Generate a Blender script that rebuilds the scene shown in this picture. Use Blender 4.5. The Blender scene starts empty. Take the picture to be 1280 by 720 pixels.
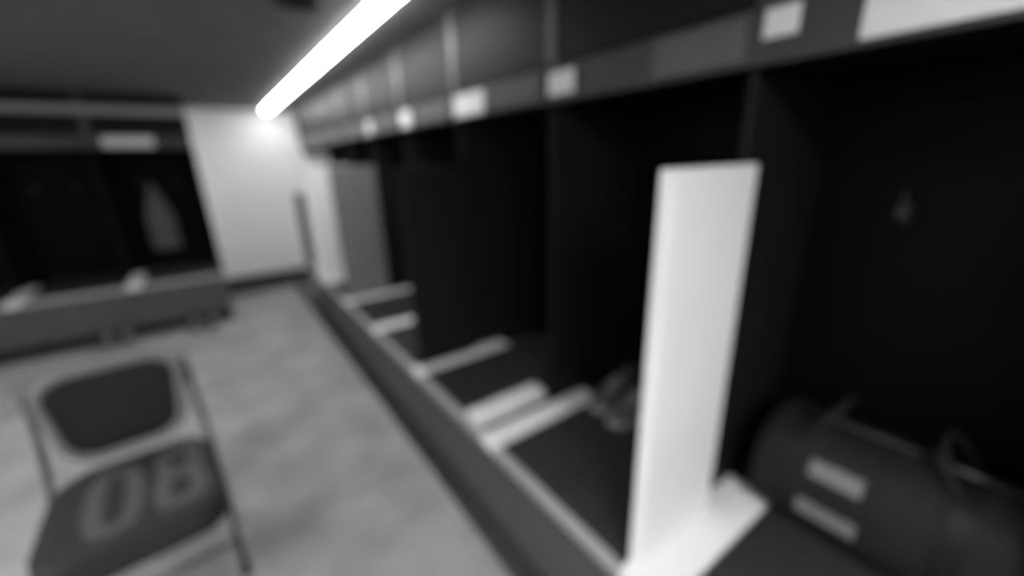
import bpy, bmesh, math, random
from mathutils import Vector, Matrix
random.seed(8)
scene = bpy.context.scene
COL = scene.collection
R = math.radians

# ------------------------------------------------------------------ camera
F_PX = 511.0
CAM_H = 1.60
YAW, PITCH, ROLL = R(35.17), R(17.70), R(-1.6)
cam_data = bpy.data.cameras.new('camera')
cam_data.sensor_width = 36.0
cam_data.sensor_fit = 'HORIZONTAL'
cam_data.lens = F_PX / 1280.0 * 36.0
cam_data.clip_start = 0.02
cam = bpy.data.objects.new('camera', cam_data)
COL.objects.link(cam)
fw = Vector((math.sin(YAW) * math.cos(PITCH), math.cos(YAW) * math.cos(PITCH), -math.sin(PITCH)))
rt = Vector((math.cos(YAW), -math.sin(YAW), 0))
up = rt.cross(fw)
rt, up = rt * math.cos(ROLL) + up * math.sin(ROLL), up * math.cos(ROLL) - rt * math.sin(ROLL)
m = Matrix((rt, up, -fw)).transposed().to_4x4()
m.translation = (0, 0, CAM_H)
cam.matrix_world = m
scene.camera = cam
# the photograph is out of focus all over: the lens is focused far too near
SOFT = True
if SOFT:
    cam_data.dof.use_dof = True
    cam_data.dof.focus_distance = 0.16
    cam_data.dof.aperture_fstop = 2.1

# ------------------------------------------------------------------ world, exposure
world = bpy.data.worlds.new('world')
scene.world = world
world.use_nodes = True
world.node_tree.nodes['Background'].inputs[0].default_value = (0.5, 0.5, 0.5, 1)
world.node_tree.nodes['Background'].inputs[1].default_value = 0.02
scene.view_settings.view_transform = 'Standard'
scene.view_settings.look = 'None'
scene.view_settings.gamma = 1.0
scene.view_settings.use_curve_mapping = False
scene.view_settings.exposure = 0.0
LED_POWER = 30.0      # line light over the lockers
FILL_POWER = 40.0    # added square fill lights, out of view, that raise the brightness


# ------------------------------------------------------------------ materials
def mat(name, v, rough=0.6, spec=0.3, noise=0.0, scale=20.0, bump=0.0, bscale=200.0, metal=0.0, emit=0.0):
    mt = bpy.data.materials.new(name)
    mt.use_nodes = True
    nt = mt.node_tree
    b = nt.nodes['Principled BSDF']
    b.inputs['Base Color'].default_value = (v, v, v, 1)
    b.inputs['Roughness'].default_value = rough
    b.inputs['Specular IOR Level'].default_value = spec
    b.inputs['Metallic'].default_value = metal
    tc = nt.nodes.new('ShaderNodeTexCoord')
    if noise:
        n = nt.nodes.new('ShaderNodeTexNoise')
        n.inputs['Scale'].default_value = scale
        n.inputs['Detail'].default_value = 5
        nt.links.new(tc.outputs['Object'], n.inputs['Vector'])
        r = nt.nodes.new('ShaderNodeValToRGB')
        r.color_ramp.elements[0].position = 0.3
        r.color_ramp.elements[1].position = 0.7
        a, c = v * (1 - noise), min(1, v * (1 + noise))
        r.color_ramp.elements[0].color = (a, a, a, 1)
        r.color_ramp.elements[1].color = (c, c, c, 1)
        nt.links.new(n.outputs['Fac'], r.inputs['Fac'])
        nt.links.new(r.outputs['Color'], b.inputs['Base Color'])
    if bump:
        n2 = nt.nodes.new('ShaderNodeTexNoise')
        n2.inputs['Scale'].default_value = bscale
        n2.inputs['Detail'].default_value = 3
        nt.links.new(tc.outputs['Object'], n2.inputs['Vector'])
        bp = nt.nodes.new('ShaderNodeBump')
        bp.inputs['Strength'].default_value = bump
        bp.inputs['Distance'].default_value = 0.004
        nt.links.new(n2.outputs['Fac'], bp.inputs['Height'])
        nt.links.new(bp.outputs['Normal'], b.inputs['Normal'])
    if emit:
        b.inputs['Emission Color'].default_value = (1, 1, 1, 1)
        b.inputs['Emission Strength'].default_value = emit
    return mt


M = {
    'carpet': mat('carpet', 0.32, 0.95, 0.1, noise=0.22, scale=3.2, bump=0.6, bscale=260),
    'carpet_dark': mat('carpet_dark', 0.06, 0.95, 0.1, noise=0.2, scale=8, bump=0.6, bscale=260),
    'paint_white': mat('paint_white', 0.88, 0.7, 0.2, noise=0.02, scale=4, bump=0.05, bscale=120),
    'paint_grey': mat('paint_grey', 0.35, 0.7, 0.2, noise=0.03, scale=4),
    'ceiling': mat('ceiling', 0.19, 0.9, 0.1, noise=0.08, scale=6, bump=0.1, bscale=90),
    'black': mat('black_laminate', 0.003, 0.55, 0.06, noise=0.15, scale=14),
    'charcoal': mat('charcoal_laminate', 0.011, 0.5, 0.15, noise=0.1, scale=12),
    'door': mat('dark_door_laminate', 0.013, 0.5, 0.1, noise=0.08, scale=9),
    'plinth': mat('plinth_laminate', 0.08, 0.6, 0.25, noise=0.1, scale=9),
    'grey': mat('grey_laminate', 0.18, 0.5, 0.3, noise=0.04, scale=9),
    'edge': mat('edge_trim', 0.36, 0.45, 0.4, noise=0.05, scale=12),
    'white': mat('white_laminate', 0.86, 0.45, 0.35, noise=0.015, scale=5),
    'plate_white': mat('name_plate_white', 0.75, 0.35, 0.4, noise=0.03, scale=30),
    'plate_grey': mat('name_plate_grey', 0.095, 0.35, 0.4, noise=0.05, scale=30),
    'fascia': mat('fascia_laminate', 0.045, 0.4, 0.35, noise=0.06, scale=9),
    'stile': mat('stile_laminate', 0.07, 0.4, 0.35, noise=0.05, scale=9),
    'pad': mat('seat_vinyl', 0.03, 0.6, 0.25, noise=0.12, scale=18, bump=0.1, bscale=180),
    'metal': mat('dark_metal', 0.09, 0.35, 0.5, noise=0.08, scale=40, metal=0.8),
    'alu': mat('brushed_metal', 0.5, 0.35, 0.5, noise=0.08, scale=40, metal=0.9),
    'cloth_white': mat('towel_white', 0.78, 0.95, 0.05, noise=0.04, scale=40, bump=0.6, bscale=300),
    'cloth_grey': mat('towel_grey', 0.12, 0.95, 0.05, noise=0.1, scale=40, bump=0.6, bscale=300),
    'bag': mat('bag_fabric', 0.013, 0.75, 0.2, noise=0.2, scale=30, bump=0.3, bscale=260),
    'strap': mat('webbing_light', 0.17, 0.8, 0.1, noise=0.08, scale=60, bump=0.3, bscale=300),
    'shoe': mat('shoe_mesh', 0.09, 0.8, 0.2, noise=0.15, scale=60, bump=0.3, bscale=300),
    'shoe_dark': mat('shoe_dark', 0.07, 0.8, 0.2, noise=0.15, scale=60, bump=0.3, bscale=300),
    'sole': mat('shoe_sole', 0.32, 0.7, 0.2, noise=0.08, scale=50),
    'chair_pad': mat('chair_pad', 0.012, 0.6, 0.25, noise=0.1, scale=30, bump=0.1, bscale=180),
    'chair_seat': mat('chair_seat', 0.030, 0.6, 0.25, noise=0.1, scale=30, bump=0.1, bscale=180),
    'piping': mat('chair_piping', 0.19, 0.5, 0.3, noise=0.05, scale=30),
    'print': mat('number_print', 0.085, 0.6, 0.2, noise=0.05, scale=40),
    'rubber': mat('rubber', 0.02, 0.8, 0.1, noise=0.1, scale=30),
    'led': mat('led_diffuser', 0.8, 0.5, 0.2, emit=LED_POWER),
    'fill_light': mat('fill_diffuser', 0.8, 0.5, 0.2, emit=FILL_POWER),
}


# ------------------------------------------------------------------ helpers
def box(bm, x0, x1, y0, y1, z0, z1, bev=0.0, seg=1):
    vs = [bm.verts.new(p) for p in ((x0, y0, z0), (x1, y0, z0), (x1, y1, z0), (x0, y1, z0),
                                    (x0, y0, z1), (x1, y0, z1), (x1, y1, z1), (x0, y1, z1))]
    fs = [bm.faces.new([vs[i] for i in f]) for f in
          ((3, 2, 1, 0), (4, 5, 6, 7), (0, 1, 5, 4), (1, 2, 6, 5), (2, 3, 7, 6), (3, 0, 4, 7))]
    if bev:
        es = list({e for f in fs for e in f.edges})
        bmesh.ops.bevel(bm, geom=es, offset=bev, segments=seg, profile=0.5, affect='EDGES')


def tube(bm, pts, r, n=8, closed=False):
    """round bar through a list of points"""
    pts = [Vector(p) for p in pts]
    rings = []
    cnt = len(pts)
    prev = None
    for i, p in enumerate(pts):
        a = pts[(i - 1) % cnt] if (closed or i > 0) else p
        b = pts[(i + 1) % cnt] if (closed or i < cnt - 1) else p
        t = (b - a).normalized()
        if prev is None:
            ref = Vector((0, 0, 1)) if abs(t.z) < 0.9 else Vector((1, 0, 0))
            n1 = t.cross(ref).normalized()
        else:
            n1 = (prev - t * prev.dot(t)).normalized()
        prev = n1
        n2 = t.cross(n1)
        rings.append([bm.verts.new(p + (n1 * math.cos(2 * math.pi * k / n) + n2 * math.sin(2 * math.pi * k / n)) * r)
                      for k in range(n)])
    last = cnt if closed else cnt - 1
    for i in range(last):
        A, B = rings[i], rings[(i + 1) % cnt]
        for k in range(n):
            bm.faces.new((A[k], A[(k + 1) % n], B[(k + 1) % n], B[k]))
    if not closed:
        bm.faces.new(list(reversed(rings[0])))
        bm.faces.new(rings[-1])


def loft(bm, rings, cap=True, closed_u=True):
    vr = [[bm.verts.new(p) for p in r] for r in rings]
    n = len(vr[0])
    for A, B in zip(vr[:-1], vr[1:]):
        for k in range(n if closed_u else n - 1):
            bm.faces.new((A[k], A[(k + 1) % n], B[(k + 1) % n], B[k]))
    if cap:
        bm.faces.new(list(reversed(vr[0])))
        bm.faces.new(vr[-1])
    return vr


def prism(bm, outline, z0, z1, bev=0.0, seg=2):
    lo = [bm.verts.new((x, y, z0)) for x, y in outline]
    hi = [bm.verts.new((x, y, z1)) for x, y in outline]
    n = len(outline)
    f0 = bm.faces.new(list(reversed(lo)))
    f1 = bm.faces.new(hi)
    for k in range(n):
        bm.faces.new((lo[k], lo[(k + 1) % n], hi[(k + 1) % n], hi[k]))
    if bev:
        es = list(set(f0.edges) | set(f1.edges))
        bmesh.ops.bevel(bm, geom=es, offset=bev, segments=seg, profile=0.5, affect='EDGES')


def rounded(w, d, r, n=5, top=1.0):
    """rounded rectangle outline centred on 0; top scales the width of the +y side"""
    pts = []
    for cx, cy, a0 in ((w / 2 - r, d / 2 - r, 0), (-w / 2 + r, d / 2 - r, 90), (-w / 2 + r, -d / 2 + r, 180), (w / 2 - r, -d / 2 + r, 270)):
        for k in range(n + 1):
            a = R(a0 + 90 * k / n)
            x, y = cx + r * math.cos(a), cy + r * math.sin(a)
            s = 1 + (top - 1) * (y / d + 0.5)
            pts.append((x * s, y))
    return pts


def obj(name, bm, m, parent=None, smooth=False):
    bmesh.ops.recalc_face_normals(bm, faces=bm.faces)
    me = bpy.data.meshes.new(name)
    bm.to_mesh(me)
    bm.free()
    me.materials.append(M[m])
    if smooth:
        for p in me.polygons:
            p.use_smooth = True
    o = bpy.data.objects.new(name, me)
    COL.objects.link(o)
    o.parent = parent
    return o


def B():
    return bmesh.new()


def slab(name, m, parent, *dims, bev=0.003, seg=1):
    bm = B()
    box(bm, *dims, bev=bev, seg=seg)
    return obj(name, bm, m, parent)


def thing(name, label, cat, loc=(0, 0, 0), rz=0.0, group=None):
    o = bpy.data.objects.new(name, None)
    o.empty_display_size = 0.1
    COL.objects.link(o)
    o.location = loc
    o.rotation_euler = (0, 0, rz)
    return tag(o, label, cat, group)


def tag(o, label, cat, group=None):
    o['label'] = label
    o['category'] = cat
    if group:
        o['group'] = group
    return o


def struct(name, m, label, *dims, cat=None):
    o = slab(name, m, None, *dims, bev=0)
    o['kind'] = 'structure'
    o['label'] = label
    o['category'] = cat or name.split('_')[0]
    return o


def copy_tree(o, parent=None):
    c = o.copy()
    COL.objects.link(c)
    c.parent = parent
    for ch in [x for x in bpy.data.objects if x.parent == o]:
        copy_tree(ch, c)
    return c


# ------------------------------------------------------------------ the room
CEIL = 2.28
XR, XL, YB, YF = 1.64, -3.0, -2.6, 6.70
XF, XBENCH = 1.09, 0.71           # locker front plane and bench front
W = 0.726
Y0 = 0.54
YEND = 5.63                       # front plane of the lockers on the end wall
XEND = -0.08

struct('floor', 'carpet', 'mottled mid grey carpet covering the locker room floor', XL, XR, YB, YF, -0.06, 0.0)
struct('ceiling', 'ceiling', 'dark grey flat ceiling above the lockers', XL, XR, YB, YF, CEIL, CEIL + 0.08)
struct('wall_right', 'paint_white', 'white wall behind the long locker row', XR, XR + 0.1, YB, YF, 0, CEIL)
struct('wall_left', 'paint_grey', 'grey side wall of the locker room', XL - 0.1, XL, YB, YF, 0, CEIL)
struct('wall_back', 'paint_grey', 'grey wall behind the viewer', XL - 0.1, XR + 0.1, YB - 0.1, YB, 0, CEIL)
struct('wall_far', 'paint_white', 'bright white wall at the end of the aisle', XL - 0.1, XR + 0.1, YF, YF + 0.1, 0, CEIL)
struct('wall_end', 'paint_white', 'white wall block behind the end lockers', XL, XEND - 0.02, YEND + 0.55, YF, 0, CEIL)
struct('baseboard_far', 'charcoal', 'dark baseboard along the bright white wall', XEND - 0.02, XR, YF - 0.015, YF, 0, 0.11)
struct('trim_1', 'carpet_dark', 'dark carpet border in front of the white end wall', XEND - 0.02, XR, 6.10, YF - 0.015, 0.0, 0.006, cat='trim')
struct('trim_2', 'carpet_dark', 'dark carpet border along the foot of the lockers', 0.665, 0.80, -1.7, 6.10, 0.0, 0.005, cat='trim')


# ------------------------------------------------------------------ ceiling lights
def line_light(name, label, x, y0, y1, w, group=None):
    t = thing(name, label, 'ceiling light', (x, (y0 + y1) / 2, CEIL), 0, group)
    L = (y1 - y0) / 2
    slab('housing', 'edge', t, -w / 2 - 0.004, w / 2 + 0.004, -L - 0.01, L + 0.01, -0.010, -0.0005, bev=0.002)
    bm = B()
    n = 7
    rings = []
    for y in (-L, L):
        rings.append([(-w / 2 * math.cos(math.pi * k / n), y, -0.0105 - 0.024 * math.sin(math.pi * k / n) ** 0.5) for k in range(n + 1)])
    loft(bm, rings)
    obj('diffuser', bm, 'led', t)
    return t


line_light('linear_light', 'long bright strip light on the ceiling above the locker row', 0.775, 1.85, 6.50, 0.085)


def fill_light(label, x, y):  # unseen fill fixture, added only to brighten the room
    t = thing('fill_light', label, 'ceiling light', (x, y, CEIL), 0, 'added fill lights')
    h = 0.3
    bm = B()
    for a in ((-h, h, -h, -h + .02), (-h, h, h - .02, h), (-h, -h + .02, -h + .02, h - .02), (h - .02, h, -h + .02, h - .02)):
        box(bm, *a, -0.02, -0.0005)
    obj('frame', bm, 'white', t)
    slab('diffuser', 'fill_light', t, -h + .02, h - .02, -h + .02, h - .02, -0.012, -0.004, bev=0)


FILL_LIGHTS = [(-0.1, -0.85, 'added square fill light just behind the viewer, over the near bench'),
          (-0.1, -2.0, 'added square fill light closest to the back wall, on the bench side'),
          (-2.0, -1.2, 'added square fill light in the back corner by the grey side wall'),
          (-2.0, 0.7, 'added square fill light level with the folding chair, by the side wall'),
          (-2.3, 2.9, 'added square fill light nearest the end lockers')]
for x, y, lab in FILL_LIGHTS:
    fill_light(lab, x, y)

# small dark speaker in the ceiling, cut by the top of the picture
sp = thing('ceiling_speaker', 'small round dark speaker set in the ceiling beside the strip light', 'speaker', (0.46, 2.22, CEIL))
bm = B()
bmesh.ops.create_cone(bm, cap_ends=True, segments=28, radius1=0.085, radius2=0.095, depth=0.014,
                      matrix=Matrix.Translation((0, 0, -0.0075)))
obj('grille', bm, 'black', sp)
bm = B()
tube(bm, [(0.095 * math.cos(2 * math.pi * k / 28), 0.095 * math.sin(2 * math.pi * k / 28), -0.009) for k in range(28)], 0.008, 6, closed=True)
obj('ring', bm, 'charcoal', sp)


# ------------------------------------------------------------------ lockers
D = 0.53           # depth behind the front plane
P = 0.38           # bench overhang in front of it
ZB = 0.50
FB, FT = 1.785, 1.905


def hook(parent, y, z):
    bm = B()
    box(bm, D - 0.03, D - 0.0205, y - 0.012, y + 0.012, z - 0.03, z + 0.03, bev=0.003)
    obj_h = obj('hook', bm, 'metal', parent)
    bm = B()
    tube(bm, [(D - 0.03, y, z - 0.01), (D - 0.06, y, z - 0.025), (D - 0.08, y, z - 0.01), (D - 0.085, y, z + 0.015)], 0.006, 8)
    tube(bm, [(D - 0.03, y, z + 0.015), (D - 0.055, y, z + 0.03), (D - 0.065, y, z + 0.05)], 0.005, 8)
    obj('prong', bm, 'metal', obj_h, True)


def overhead(t, plates):
    """upper cabinet, door, stile and name strip: the same on every unit"""
    slab('cabinet_body', 'black', t, 0.0, D, 0.0, W, FT, CEIL - 0.012)
    slab('cabinet_door', 'door', t, -0.020, -0.001, 0.006, W - 0.062, FT + 0.006, CEIL - 0.02)
    slab('stile', 'stile', t, -0.026, -0.001, W - 0.058, W - 0.002, FT + 0.002, CEIL - 0.014)
    slab('shelf', 'black', t, 0.0, D, 0.0, W, FB, FB + 0.02)
    slab('fascia', 'fascia', t, -0.022, -0.001, 0.001, W - 0.001, FB, FT)
    for (a, b, z0, z1, m) in plates:
        p = slab('name_plate', m, t, -0.028, -0.0225, a, b, z0, z1, bev=0.0015)
        p['label'] = {'plate_white': 'bright white name plate', 'plate_grey': 'grey name plate'}.get(m, 'name plate')


def locker(label, loc, rz, plates, wing=None, wing_h=1.57, strip=0.10, reach=0.03, group='open locker bays of the long row', hooks=True):
    t = thing('locker', label, 'locker', loc, rz, group)
    slab('back_panel', 'black', t, D - 0.02, D, 0.0, W, ZB - 0.03, FB)
    slab('side_panel', 'black', t, 0.0, D - 0.021, 0.0005, 0.012, ZB - 0.03, FB - 0.001)
    slab('side_panel', 'charcoal', t, 0.0, D - 0.021, W - 0.012, W - 0.0005, ZB - 0.03, FB - 0.001)
    slab('bench_box', 'plinth', t, -P + 0.02, D, 0.0005, W - 0.0005, 0.08, ZB - 0.031)
    slab('toe_kick', 'black', t, -P + 0.07, -P + 0.085, 0.0005, W - 0.0005, 0.0, 0.079)
    slab('bench_edge', 'edge', t, -P - 0.004, -P + 0.024, 0.0005, W - 0.0005, ZB - 0.04, ZB + 0.004, bev=0.006, seg=2)
    slab('seat_pad', 'pad', t, -P + 0.026, D - 0.022, 0.014, W - 0.018 - strip, ZB - 0.029, ZB + 0.012, bev=0.012, seg=3)
    slab('divider_strip', 'white', t, -P - 0.006, 0.20, W - 0.014 - strip, W - 0.014, ZB - 0.029, ZB + 0.016, bev=0.004)['label'] = 'white strip across the bench'
    if wing:
        w = slab('wing_panel', wing, t, -P + reach, -0.004, W - 0.050, W - 0.016, ZB + 0.017, wing_h, bev=0.004)
        w['label'] = {'white': 'tall bright white side panel', 'grey': 'tall grey side panel', 'charcoal': 'dark side panel', 'plinth': 'low dark grey side panel'}[wing]
    overhead(t, plates)
    if hooks:
        for y in (W * 0.3, W * 0.68):
            hook(t, y, 1.42)
    return t


def Yk(k):
    return Y0 + W * k


w_, g_ = 'plate_white', 'plate_grey'
zl, zh = FB + 0.012, FT - 0.012
PLATES = {
    -2: [(0.40, 0.66, zl, zh, w_)],
    -1: [(0.28, 0.52, zl, zh, w_), (0.63, 0.70, FB + 0.05, zh, w_)],
    0: [(0.015, 0.26, zl, zh, g_), (0.575, 0.705, zl + .01, zh - .01, w_)],
    1: [(0.03, 0.39, zl, zh, g_), (0.42, 0.70, zl, zh, w_)],
    2: [(0.04, 0.46, zl, zh, g_), (0.54, 0.70, zl, zh, w_)],
    3: [(0.04, 0.50, zl, zh, g_), (0.56, 0.69, zl, zh, w_)],
    4: [(0.05, 0.62, zl, zh, g_)],
    5: [(0.05, 0.62, zl, zh, g_)],
}
LK = {
    -2: ('open black locker bay at the right edge of the picture', None, 1.57),
    -1: ('nearest open black locker bay, holding the duffel bag, with tall white side panel', 'white', 1.57),
    0: ('open black locker bay just past the tall white panel, its near name plate grey', None, 1.57),
    1: ('open black locker bay with white towel and dark side panel', 'charcoal', 1.57),
    2: ('open black locker bay just past the dark side panel', None, 1.57),
    3: ('open black locker bay whose side panel is plain mid grey', 'grey', 1.57),
    4: ('far open black locker bay with white side panel beside the grey one', 'white', 1.57),
    5: ('last locker bay with bench, ending in a low dark panel', 'plinth', 1.30),
}
for k in range(-2, 6):
    lab, wing, wh = LK[k]
    locker(lab, (XF, Yk(k), 0), 0, PLATES[k], wing, wh,
           strip=0.14 if k == -1 else 0.10, reach={4: -0.045, 5: -0.025}.get(k, 0.03))

OV = {6: 'dark overhead cabinet past the last bench', 7: 'dark overhead cabinet nearest the bright white end wall'}
for k in (6, 7):
    t = thing('overhead_cabinet', OV[k], 'cabinet', (XF, Yk(k), 0), 0, 'overhead cabinets without a bench')
    overhead(t, [(0.05, 0.62, zl, zh, g_)])
    slab('valance', 'black', t, 0.0, 0.02, 0.0, W, FB - 0.09, FB - 0.0005)
    # hung from the ceiling and held by the wall behind
    slab('back_rail', 'black', t, D + 0.0005, XR - XF - 0.0005, 0.0, W, FB, CEIL - 0.012)

ER = [('open black end locker nearest the white wall, towel hanging inside', [(0.27, 0.62, zl, zh, w_)]),
      ('open black end locker in the middle of the end row, no name plate', []),
      ('open black end locker at the left edge of the picture', [(0.20, 0.55, zl, zh, g_)])]
for i, (lab, pl) in enumerate(ER):
    t = locker(lab, (XEND - i * W * 1.1, YEND, 0), math.pi / 2, pl, None, group='open locker bays on the end wall', hooks=True)
    t.scale = (1.0, 1.1, 1.0)            # the end wall's bays are a little wider
    slab('cornice', 'edge', t, -0.036, -0.0265, 0.0, W, CEIL - 0.19, CEIL - 0.115, bev=0.002)
struct('trim_3', 'carpet_dark', 'dark carpet border in front of the end lockers', XL, XEND, 5.16, 5.30, 0.0, 0.005, cat='trim')


# ------------------------------------------------------------------ folding chair with number
def chair(label, loc, rz):
    t = thing('folding_chair', label, 'chair', loc, rz)
    # local: -y is the front, +y the back, seat top at 0.46
    bm = B()
    prism(bm, [(x, y - 0.03) for x, y in rounded(0.50, 0.54, 0.10, top=0.94)], 0.355, 0.46, bev=0.02, seg=3)
    seat = obj('seat', bm, 'chair_seat', t, False)
    bm = B()
    o = [(x, y - 0.03) for x, y in rounded(0.502, 0.542, 0.10, top=0.94)]
    tube(bm, [(x, y, 0.366) for x, y in o], 0.009, 6, closed=True)
    obj('seat_edge', bm, 'chair_pad', seat, True)
    # number on the seat
    def ring(bm, cx, cy, w, h, s, z):
        n = 28
        def oval(w, h):
            pts = []
            for k in range(n):
                a = 2 * math.pi * k / n
                c, sn = math.cos(a), math.sin(a)
                e = 0.62
                pts.append((cx + w / 2 * math.copysign(abs(c) ** e, c), cy + h / 2 * math.copysign(abs(sn) ** e, sn)))
            return pts
        A, Bq = oval(w, h), oval(w - 2 * s, h - 2 * s)
        lo = [[bm.verts.new((x, y, z)) for x, y in q] for q in (A, Bq)]
        hi = [[bm.verts.new((x, y, z + 0.0012)) for x, y in q] for q in (A, Bq)]
        for k in range(n):
            j = (k + 1) % n
            bm.faces.new((hi[0][k], hi[0][j], hi[1][j], hi[1][k]))
            bm.faces.new((lo[0][k], lo[0][j], hi[0][j], hi[0][k]))
            bm.faces.new((lo[1][j], lo[1][k], hi[1][k], hi[1][j]))
    bm = B()
    ring(bm, -0.055, -0.03, 0.165, 0.40, 0.052, 0.4602)
    obj('digit', bm, 'print', seat)
    bm = B()
    ring(bm, 0.132, 0.068, 0.150, 0.21, 0.048, 0.4602)
    ring(bm, 0.132, -0.112, 0.160, 0.23, 0.050, 0.4603)
    obj('digit', bm, 'print', seat)
    # backrest: a padded plate leaning back a little, wider at the top
    prof = rounded(0.33, 0.34, 0.085, top=1.28)
    tilt = R(8)
    def place(x, y, d):
        c, s = math.cos(tilt), math.sin(tilt)
        bow = 0.35 * x * x
        return (x, 0.245 + s * (y + 0.15) + d * c - bow, 0.535 + (y + 0.15) * c - d * s)
    bm = B()
    rings = []
    for d, sc in ((-0.018, 0.90), (-0.013, 0.97), (0.0, 1.0), (0.013, 0.97), (0.018, 0.90)):
        rings.append([place(x * sc, y * sc, d) for x, y in prof])
    loft(bm, rings)
    back = obj('backrest', bm, 'chair_pad', t, False)
    bm = B()
    big = rounded(0.342, 0.352, 0.09, top=1.28)
    tube(bm, [place(x, y, -0.006) for x, y in big], 0.019, 8, closed=True)
    obj('backrest_rim', bm, 'piping', back, True)
    # frame
    for s in (-1, 1):
        x = s * 0.245
        bm = B()
        tube(bm, [(x * 0.95, 0.285, 0.82), (x * 0.98, 0.255, 0.58), (x, 0.19, 0.44), (x, 0.02, 0.22), (x, -0.20, 0.012)], 0.0125, 8)
        obj('leg', bm, 'metal', t, True)
        bm = B()
        tube(bm, [(x * 0.88, -0.10, 0.35), (x * 0.88, 0.02, 0.26), (x * 0.88, 0.24, 0.012)], 0.0125, 8)
        obj('leg', bm, 'metal', t, True)
        for (xx, yy) in ((x, -0.20), (x * 0.88, 0.24)):
            bm = B()
            bmesh.ops.create_cone(bm, cap_ends=True, segments=12, radius1=0.019, radius2=0.015, depth=0.03,
                                  matrix=Matrix.Translation((xx, yy, 0.015)))
            obj('foot_cap', bm, 'rubber', t)
        bm = B()
        box(bm, min(x * 0.90, x * 1.02), max(x * 0.90, x * 1.02), -0.12, 0.18, 0.335, 0.355, bev=0.004)
        obj('seat_bracket', bm, 'metal', t)
    bm = B()
    tube(bm, [(-0.236, 0.290, 0.70), (0.236, 0.290, 0.70)], 0.011, 8)
    obj('back_bar', bm, 'metal', t, True)
    bm = B()
    tube(bm, [(-0.245, -0.11, 0.10), (0.245, -0.11, 0.10)], 0.009, 8)
    obj('crossbar', bm, 'metal', t, True)
    bm = B()
    tube(bm, [(-0.215, 0.165, 0.095), (0.215, 0.165, 0.095)], 0.009, 8)
    obj('crossbar', bm, 'metal', t, True)
    return t


chair('black padded folding chair with grey-rimmed backrest and 08 on its seat', (-0.455, 1.85, 0), R(5))


# ------------------------------------------------------------------ shoes
def make_shoe(m):
    """toe towards -x, length about 0.29"""
    L = 0.29
    st = [(-0.145, 0.016, 0.030, 0.000), (-0.130, 0.034, 0.048, 0.001), (-0.10, 0.046, 0.060, 0.002), (-0.06, 0.050, 0.074, 0.003),
          (-0.02, 0.046, 0.094, 0.002), (0.02, 0.040, 0.110, 0.000), (0.06, 0.037, 0.112, 0.000), (0.10, 0.038, 0.116, 0.000),
          (0.13, 0.032, 0.118, 0.000), (0.142, 0.018, 0.108, 0.000)]
    bm = B()
    rings = []
    for x, hw, h, off in st:
        r = []
        for k in range(14):
            a = 2 * math.pi * k / 14
            c, s = math.cos(a), math.sin(a)
            y = off + hw * math.copysign(abs(c) ** 0.75, c) * (1 - 0.28 * max(0, s))
            z = 0.022 + (h - 0.022) / 2 * (1 + math.copysign(abs(s) ** 0.8, s))
            r.append((x, y, z))
        rings.append(r)
    loft(bm, rings)
    upper = ('upper', bm, m)
    bm2 = B()
    out = [(x - 0.004 if i == 0 else x + (0.004 if i == len(st) - 1 else 0), hw + 0.005) for i, (x, hw, h, off) in enumerate(st)]
    poly = [(x, hw) for x, hw in out] + [(x, -hw) for x, hw in reversed(out)]
    prism(bm2, poly, 0.0, 0.028, bev=0.004, seg=1)
    bm3 = B()
    for i in range(4):
        x = -0.055 + i * 0.02
        z = 0.078 + i * 0.0105
        tube(bm3, [(x, -0.026, z - 0.012), (x + 0.004, 0, z + 0.003), (x, 0.026, z - 0.012)], 0.0045, 6)
    bm4 = B()
    pts = []
    for k in range(18):
        a = 2 * math.pi * k / 18
        pts.append((0.085 + 0.050 * math.cos(a), 0.026 * math.sin(a), 0.117 + 0.004 * math.cos(a)))
    tube(bm4, pts, 0.008, 6, closed=True)
    t = thing('sneaker', 'sneaker', 'shoe')
    obj('upper', bm, m, t, True)
    obj('sole', bm2, 'sole', t)
    obj('laces', bm3, 'sole', t, True)
    obj('collar', bm4, m, t, True)
    return t


SH = [  # x, y, z, rz, label, group
    (1.37, 2.235, 0.5125, R(3), 'left sneaker of the grey pair on the bench near the dark side panel', 'grey sneakers on the benches'),
    (1.37, 2.095, 0.5125, R(-3), 'right sneaker of the grey pair on the bench near the dark side panel', 'grey sneakers on the benches'),
    (1.33, 1.085, 0.5125, R(3), 'left sneaker of the grey pair just behind the tall white panel', 'grey sneakers on the benches'),
    (1.31, 0.955, 0.5125, R(-2), 'right sneaker of the grey pair just behind the tall white panel', 'grey sneakers on the benches'),
]
first = make_shoe('shoe')
for i, (x, y, z, rz, lab, g) in enumerate(SH):
    s = first if i == 0 else copy_tree(first)
    s.location = (x, y, z)
    s.rotation_euler = (0, 0, rz)
    tag(s, lab, 'shoe', g)
SF = [
    (-0.26, 5.04, 0.0055, R(87), 'dark sneaker on the floor by the end bench, closest to the white wall'),
    (-0.405, 5.05, 0.0055, R(93), 'dark sneaker on the floor by the end bench, next to its mate on the right'),
    (-0.93, 5.04, 0.0055, R(86), 'dark sneaker on the floor below the white bench strip, right one of its pair'),
    (-1.06, 5.05, 0.0055, R(98), 'dark sneaker on the floor below the white bench strip, left one of its pair'),
]
firstd = make_shoe('shoe_dark')
for i, (x, y, z, rz, lab) in enumerate(SF):
    s = firstd if i == 0 else copy_tree(firstd)
    s.location = (x, y, z)
    s.rotation_euler = (0, 0, rz)
    tag(s, lab, 'shoe', 'dark sneakers on the floor by the end bench')


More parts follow.
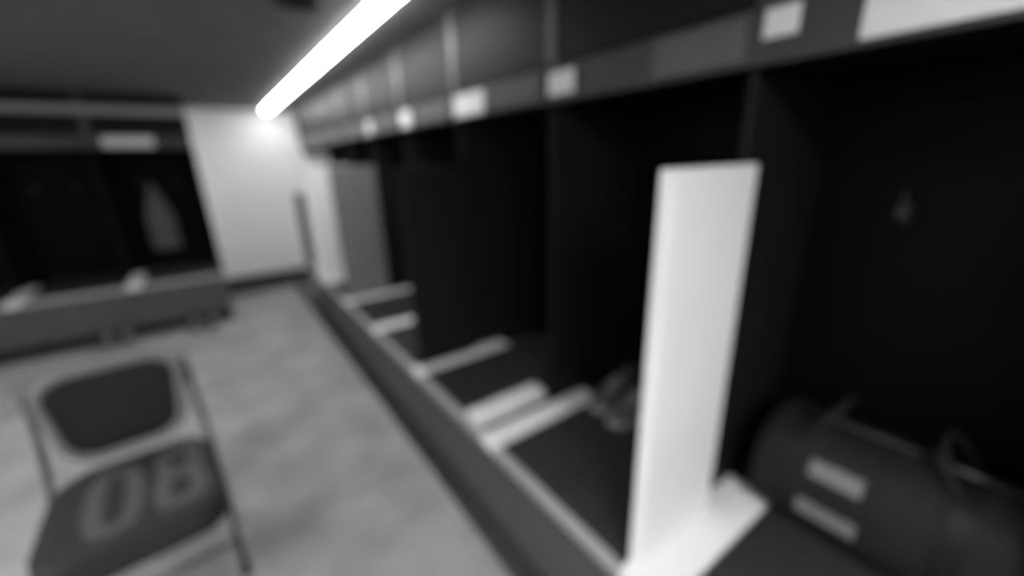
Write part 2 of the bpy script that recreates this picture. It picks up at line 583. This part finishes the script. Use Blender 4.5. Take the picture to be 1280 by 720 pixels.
# ------------------------------------------------------------------ towels
def folded_towel(label, loc, rz, lx, ly, layers=3, th=0.014):
    t = thing('folded_towel', label, 'towel', loc, rz)
    for i in range(layers):
        bm = B()
        n = 14
        z0 = i * th
        rings = []
        for k in range(n + 1):
            x = -lx / 2 + lx * k / n
            wv = 0.002 * math.sin(k * 0.9 + i)
            e = 0.004 * i
            prof = []
            yh = ly / 2 - e
            for a in range(8):
                ang = -math.pi / 2 + math.pi * a / 7
                prof.append((x, yh + th / 2 * math.cos(ang) + wv, z0 + th / 2 + th / 2 * math.sin(ang) * 0.97))
            prof.append((x, -yh + wv, z0 + th * 0.985))
            prof.append((x, -yh + wv, z0 + th * 0.015))
            rings.append(prof)
        loft(bm, rings)
        obj('fold', bm, 'cloth_white', t, True)
    return t


folded_towel('white folded towel lying on the bench edge of the long row', (0.905, 1.338, 0.5125), 0, 0.37, 0.10)

# towel hanging from the hook of the end locker
ht = thing('hanging_towel', 'dark grey towel hanging in the end locker beside the white wall', 'towel', (-0.54, 6.06, 1.41))
bm = B()
rings = []
for i in range(13):
    f = i / 12
    z = 0.012 - f * 0.72
    half = 0.03 + 0.10 * min(1, f * 2.2)
    r = []
    n = 20
    for k in range(n):
        a = 2 * math.pi * k / n
        x = half * math.cos(a) * (1 + 0.06 * math.sin(5 * a + 3 * f))
        y = (0.018 + 0.022 * min(1, f * 3)) * math.sin(a) + 0.012 * math.sin(7 * math.cos(a) * 1.6) * min(1, f * 2)
        r.append((x, y, z))
    rings.append(r)
loft(bm, rings)
obj('cloth', bm, 'cloth_grey', ht, True)
bm = B()
tube(bm, [(-0.012, 0, 0.0), (-0.012, 0.0, 0.028), (0, 0, 0.038), (0.012, 0, 0.028), (0.012, 0, 0.0)], 0.003, 6)
obj('loop', bm, 'strap', ht, True)


# ------------------------------------------------------------------ duffel bag
bag = thing('duffel_bag', 'dark duffel bag with two short light stripes in the nearest locker', 'bag', (1.34, 0.17, 0.5125), R(0))
LB, RY, RZ = 0.27, 0.165, 0.165


def bag_ring(y, s, n=24):
    r = []
    for k in range(n):
        a = 2 * math.pi * k / n
        c, sn = math.cos(a), math.sin(a)
        x = RY * s * math.copysign(abs(c) ** 0.8, c)
        z = RZ + RZ * s * math.copysign(abs(sn) ** 0.8, sn)
        if z < 0.0:
            z = 0.0
        z += 0.012 * math.sin(y * 22 + 2 * a) * max(0, sn)
        r.append((x, y, z))
    return r


bm = B()
loft(bm, [bag_ring(y, s) for y, s in ((-LB, .80), (-LB + .01, .92), (-LB + .035, .985), (-.16, 1), (-.08, 1.0), (0, .99), (.08, 1.0), (.16, 1), (LB - .035, .985), (LB - .01, .92), (LB, .80))])
obj('body', bm, 'bag', bag, True)
for y0 in (-0.165, 0.165):
    bm = B()
    rr = []
    for y in (y0 - 0.022, y0 + 0.022):
        rr.append([(x * 1.025, y, max(0.0005, RZ + (z - RZ) * 1.025)) for x, _, z in bag_ring(y, 1.0)])
    loft(bm, rr, cap=False)
    o = obj('strap', bm, 'charcoal', bag, True)
    o['label'] = 'dark webbing strap'
    bm = B()
    tube(bm, [(-0.10, y0 * 1.0, 2 * RZ - 0.035), (-0.085, y0 * .7, 2 * RZ + 0.045), (-0.04, y0 * .6, 2 * RZ + 0.075), (0.04, y0 * .6, 2 * RZ + 0.075), (0.085, y0 * .7, 2 * RZ + 0.045), (0.10, y0, 2 * RZ - 0.035)], 0.009, 8)
    obj('handle', bm, 'bag', bag, True)
bm = B()
tube(bm, [(0.0, y, 2 * RZ + 0.006) for y in (-0.24, -0.12, 0.0, 0.12, 0.24)], 0.006, 6)
obj('zipper', bm, 'metal', bag, True)
for s in (-1, 1):
    bm = B()
    pts = rounded(0.17, 0.12, 0.03)
    lo = [bm.verts.new((x, s * (LB + 0.0005), RZ + y)) for x, y in pts]
    hi = [bm.verts.new((x, s * (LB + 0.008), RZ + y)) for x, y in pts]
    bm.faces.new(lo)
    bm.faces.new(hi)
    for k in range(len(pts)):
        j = (k + 1) % len(pts)
        bm.faces.new((lo[k], lo[j], hi[j], hi[k]))
    obj('end_patch', bm, 'charcoal', bag)

for za, zb, y0, y1 in ((0.235, 0.275, 0.0, 0.115), (0.110, 0.155, -0.01, 0.125)):
    bm = B()
    rr = []
    for i in range(7):
        y = y0 + (y1 - y0) * i / 6
        r = []
        for dz in (0.0, 0.5, 1.0):
            z = za + (zb - za) * dz
            q = min(1.0, abs(z - RZ) / RZ)
            c = (1 - q ** 2.5) ** 0.5
            x = -RY * c ** 0.8
            r.append((x - 0.004, y, z))
        for dz in (1.0, 0.5, 0.0):
            z = za + (zb - za) * dz
            q = min(1.0, abs(z - RZ) / RZ)
            x = -RY * ((1 - q ** 2.5) ** 0.5) ** 0.8
            r.append((x + 0.004, y, z))
        rr.append(r)
    loft(bm, rr)
    o = obj('side_stripe', bm, 'strap', bag)
    o['label'] = 'short light grey stripe'
